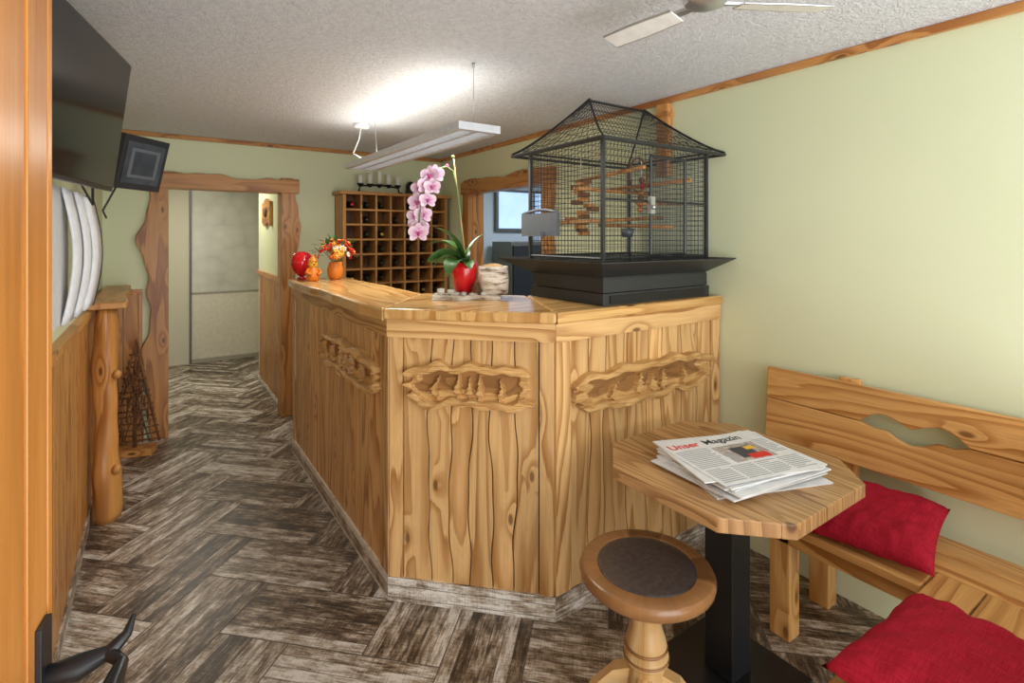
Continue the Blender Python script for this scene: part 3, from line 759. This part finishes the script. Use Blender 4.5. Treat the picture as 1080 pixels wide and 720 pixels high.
for q,(yy,x_,zz0,zz1) in enumerate(((2.68,.045,1.23,1.73),(2.82,.065,1.24,1.725),(2.94,.082,1.25,1.715))):
    n=16; vs=[];fs=[]
    for i in range(n+1):
        t=i/n; z=zz0+(zz1-zz0)*t; bul=.028*math.sin(math.pi*t)
        xa=XL+x_+bul
        for (dx,dy) in ((-.012,-.2),(-.002,-.2),(.008,.0),(.0,.0)): vs.append((xa+dx,yy+dy+.05*math.sin(math.pi*t),z))
    for i in range(n):
        for k in range(4): fs.append((i*4+k,i*4+(k+1)%4,i*4+4+(k+1)%4,i*4+4+k))
    fs+=[(0,1,2,3),(4*n,4*n+1,4*n+2,4*n+3)]
    wp.add(vs,fs,WHITE,None,2,True)
    wp.tube([(vs[i*4+2][0]+.001,vs[i*4+2][1]+.002,vs[i*4+2][2]) for i in range(n+1)],.003,BLACKP,5)
for z in (1.26,1.70): wp.tube([(XL+.01,2.5,z),(XL+.08,2.85,z)],.008,WHITE,6)
wp.make()
# ------------------------------------------------------------ entrance door leaf
dr=MB('door_2')
M=frame((-.096,.794,0),(-.17,-.985))
dr.box(0,.80,-.038,-.004,0.005,2.12,W_DOOR,2,M)
dr.box(0.0,.012,-.038,-.0,0.005,2.12,W_DOOR,2,M); dr.box(.016,.066,-.01,.0,.005,2.12,W_DOOR,2,M); dr.box(.072,.13,-.01,-.001,.005,2.12,W_DOOR,2,M)
for k in range(6): dr.box(.135+k*.1,.23+k*.1,-.01,-.003,.1,2.02,W_DOOR,2,M)
dr.box(.02,.05,0,.006,.86,1.13,BLACK,2,M)
pp=[(.035,.0,1.07),(.035,.035,1.07),(.032,.06,1.075),(.045,.075,1.07),(.09,.07,1.06),(.14,.06,1.065)]
dr.tube([M@Vector(p) for p in pp],lambda t:.010+.004*math.sin(t*9),BLACK,10)
dr.tube([M@Vector(p) for p in ((.032,.06,1.075),(.02,.075,1.085),(.01,.08,1.10))],lambda t:.009*(1-.7*t),BLACK,8)
dr.ball((.035,.012,.93),.012,BLACK,M=M)
dr.make(.003)
# ------------------------------------------------------------ table
tb=MB('octagonal_table')
tx0,tx1,ty0,ty1,cc=1.325,2.055,.745,1.455,.15
poly=[(tx0+cc,ty0),(tx1-cc,ty0),(tx1,ty0+cc),(tx1,ty1-cc),(tx1-cc,ty1),(tx0+cc,ty1),(tx0,ty1-cc),(tx0,ty0+cc)]
def clip(poly,xa,xb):
    def half(pl,k,s):
        out=[]
        for i in range(len(pl)):
            p,q=pl[i],pl[(i+1)%len(pl)]
            ip=s*(p[0]-k)>=0; iq=s*(q[0]-k)>=0
            if ip: out.append(p)
            if ip!=iq:
                t=(k-p[0])/(q[0]-p[0]); out.append((k,p[1]+(q[1]-p[1])*t))
        return out
    return half(half(poly,xa,1),xb,-1)
xs=lin(tx0,tx1,7)
for i in range(6):
    tb.prism(clip(poly,xs[i]+.0002,xs[i+1]-.0002),.705,.75,W_TABLE,1)
cxm,cym=(tx0+tx1)/2,(ty0+ty1)/2
tb.box(cxm-.2,cxm+.2,cym-.03,cym+.03,.69,.705,BLACK); tb.box(cxm-.03,cxm+.03,cym-.2,cym+.2,.69,.705,BLACK)
tb.box(cxm-.055,cxm+.055,cym-.055,cym+.055,.015,.70,BLACK); tb.box(cxm-.20,cxm+.20,cym-.20,cym+.20,.0,.015,BLACK)
tb.make(.004)
# newspapers
nw=MB('newspaper_stack')
NC=(1.66,1.04); zz=.7505; ang=-14
for k in range(10):
    Mq=T(NC[0]+U(-.02,.02),NC[1]+U(-.02,.02),zz)@RZ(ang+U(-8,12))
    nw.box(-.215,.215,-.165,.165,0,.004,PAPER,0,Mq); zz+=.005
MN=T(NC[0],NC[1],zz+.001)@RZ(ang)
nw.box(-.21,.21,-.165,.165,-.001,.0,PAPER,0,MN)
def ink(x0,x1,y0,y1,m,h=.0006): nw.box(x0,x1,y0,y1,0,h,m,0,MN)
ink(-.05,.13,-.05,.075,INKO); ink(.0,.08,-.03,.05,INK,.0009); ink(.03,.11,-.045,-.01,INKR,.0011); ink(.06,.10,.02,.045,YEL,.0011); ink(-.045,-.015,-.04,.02,INKG,.0009)
for ln_ in range(12): ink(-.195,-.065*(1 if R()>.3 else 1.2),.078-ln_*.0115,.0825-ln_*.0115,INKG)
for ln_ in range(10): ink(.14,.195*(1 if R()>.3 else .9),.078-ln_*.0115,.0825-ln_*.0115,INKG)
for col in range(4):
    for ln_ in range(8):
        x=-.195+col*.099; y=-.065-ln_*.0115
        ink(x,x+.088*(1 if R()>.2 else U(.4,.9)),y-.005,y,INKG)
npo=nw.make()
def txt(s,x,y,size,m,M,par,name):
    cu=bpy.data.curves.new(name,'FONT'); cu.body=s; cu.size=size; cu.extrude=.0003; cu.offset=.0008; cu.materials.append(m)
    o=bpy.data.objects.new(name,cu); scene.collection.objects.link(o); o.matrix_world=M@T(x,y,.0006); o.parent=par
txt('Unser',-.195,.105,.052,INKR,MN,npo,'masthead'); txt('Magazin',-.045,.105,.052,INK,MN,npo,'masthead_word')
# ------------------------------------------------------------ stool
sl=MB('round_stool'); SX,SY=1.245,1.085; MS=T(SX,SY,0)
zs=.55
sl.lathe([(.13,zs-.055),(.185,zs-.05),(.2,zs-.035),(.203,zs-.018),(.196,zs-.004),(.18,zs),(.150,zs-.001),(.148,zs-.005)],W_STOOL,MS,48)
sl.lathe([(.1485,zs-.007),(.146,zs-.002),(.13,zs-.001),(.001,zs-.0005)],LEATHER,MS,48)
sl.lathe([(.085,zs-.055),(.08,zs-.075),(.05,zs-.085),(.06,.44),(.055,.42),(.042,.40),(.047,.36),(.058,.33),(.062,.31),(.05,.30),(.066,.285),(.068,.265),(.05,.25),(.058,.20),(.058,.12),(.04,.09),(.02,.08)],W_LIGHT,MS,28)
sl.lathe([(.0635,.31),(.066,.305),(.0635,.30)],W_STOOL,MS,28); sl.lathe([(.067,.28),(.071,.275),(.067,.27)],W_STOOL,MS,28); sl.lathe([(.06,.445),(.064,.44),(.06,.43)],W_STOOL,MS,28)
for a in (128,218,308,38):
    Mq=MS@RZ(a)
    pts=[(.045,.235),(.10,.215),(.17,.14),(.215,.05),(.26,.02),(.265,.0),(.19,.0),(.165,.04),(.13,.09),(.09,.13),(.045,.14)]
    sl.prism(pts,-.022,.022,W_LIGHT,0,Mq,'xz')
sl.make(.003)
# ------------------------------------------------------------ corner bench
bn=MB('corner_bench')
sz=.46
for i in range(3):
    x=1.975+i*.135; bn.box(x,x+.131,.62 if i<1 else .02,1.2,sz-.03,sz,W_BENCH,1)
for i in range(4):
    y=.12+i*.125; bn.box(1.2,2.106,y,y+.121,sz-.03,sz,W_BENCH,0)
bn.box(2.0,2.02,.6,1.18,sz-.09,sz-.03,W_BENCH,1); bn.box(1.22,2.0,.585,.605,sz-.09,sz-.03,W_BENCH,0)
for (x,y) in ((2.0,1.08),(2.31,1.08),(2.31,.1),(1.24,.53),(1.24,.14),(2.0,.55)):
    bn.box(x,x+.075,y-.04,y+.04,0,sz-.03,W_BENCH)
bn.box(2.02,2.36,1.06,1.10,.36,.43,W_BENCH,0)
MBk=frame((2.375,0,.60),(0,-1))@RX(-4)
def hole(t,s):
    y=-t; c0,c1=.60,.945; m=(c0+c1)/2
    if y<=c0 or y>=c1: return 0
    q=(y-m)/((c1-c0)/2); a=abs(q)
    if s>0: return (1-a**5)*(.014+.034*abs(math.sin(min(1,a*1.15)*math.pi*.72))**1.2)
    return .042*(1-a)**.8*(1-.55*math.exp(-((a-.5)/.18)**2))+.004*(1-a)
ts=lin(-1.335,.02,160)
bn.strip(ts,lambda t:.205+hole(t,1),lambda t:.345,-.03,0,W_BENCH,'x',MBk)
bn.strip(ts,lambda t:.02,lambda t:.203-hole(t,0),-.03,0,W_BENCH,'x',MBk)
for t in (-1.0,-.25):
    bn.box(t-.04,t+.04,.0,.035,-.17,.36,W_BENCH,2,MBk)
MB2=frame((1.2,.1,.60),(1,0))
bn.box(0,1.1,-.03,0,.02,.345,W_BENCH,0,MB2)
for t in (.06,1.0): bn.box(t,t+.07,-.06,-.03,-.6,.30,W_BENCH,2,MB2)
bn.make(.005)
def cushion(name,M,S,H):
    n=32; vs=[];fs=[]
    for side in (1,-1):
        for i in range(n+1):
            for j in range(n+1):
                u=-1+2*i/n; v=-1+2*j/n
                h=H*((1-u**4)*(1-v**4))**.55
                h*=1+.18*noise.noise(Vector((u*2.2+S*9,v*2.2,side*3)))
                x=u*S*(1-.07*(1-v*v)); y=v*S*(1-.07*(1-u*u))
                h2=h if side>0 else -h*.45
                vs.append((x,y,h2+.012*noise.noise(Vector((u*5+v*3,v*6,S*5)))*min(1,h/H*2)))
    m=(n+1)**2
    for s_ in (0,1):
        for i in range(n):
            for j in range(n):
                a=s_*m+i*(n+1)+j; fs.append((a,a+1,a+n+2,a+n+1))
    b=MB(name); b.add(vs,fs,REDC,M,0,True)
    o=b.make(); 
    bm=bmesh.new(); bm.from_mesh(o.data); bmesh.ops.remove_doubles(bm,verts=bm.verts,dist=.0008); bmesh.ops.recalc_face_normals(bm,faces=bm.faces); bm.to_mesh(o.data); bm.free()
    for p in o.data.polygons: p.use_smooth=True
cushion('red_cushion',T(2.17,.83,.522)@RZ(10)@RY(-9),.205,.062)
cushion('red_cushion',T(1.57,.37,.504)@RZ(-3)@RX(0),.24,.088)

# ------------------------------------------------------------ lights
def area(name,loc,rot,sx,sy,power,col):
    l=bpy.data.lights.new(name,'AREA'); l.shape='RECTANGLE'; l.size=sx; l.size_y=sy; l.energy=power; l.color=col
    o=bpy.data.objects.new(name,l); scene.collection.objects.link(o); o.location=loc; o.rotation_euler=[math.radians(a) for a in rot]; return o
area('entrance_daylight_fill',(1.0,-1.6,1.0),(106,0,0),2.8,1.8,78,(.97,.98,1))  # added fill behind the camera for daylight, tilted up to brighten the ceiling
area('lamp_uplight',(xm,2.95,2.09),(180,0,0),.2,1.5,5,(1,.94,.82))
area('lamp_downlight',(xm,2.9,2.02),(0,0,0),.15,1.5,17,(1,.95,.85))
area('hall_ceiling_light',(.4,6.2,2.3),(0,0,0),.5,.8,17,(1,.94,.82))
area('backroom_light',(3.6,3.8,2.3),(0,0,0),.6,.6,22,(.8,.9,1))
w=bpy.data.worlds.new('world'); scene.world=w; w.use_nodes=True
bg=w.node_tree.nodes['Background']; bg.inputs[0].default_value=(.92,.96,1,1); bg.inputs[1].default_value=1.9
# ------------------------------------------------------------ camera
cam=bpy.data.cameras.new('camera'); co=bpy.data.objects.new('camera',cam); scene.collection.objects.link(co)
co.location=(0,0,1.55); co.rotation_euler=(math.radians(90),0,math.radians(-34.5))
cam.sensor_width=36; cam.lens=36*550/1080; cam.shift_y=-(360-250)/1080; cam.clip_start=.02
scene.camera=co
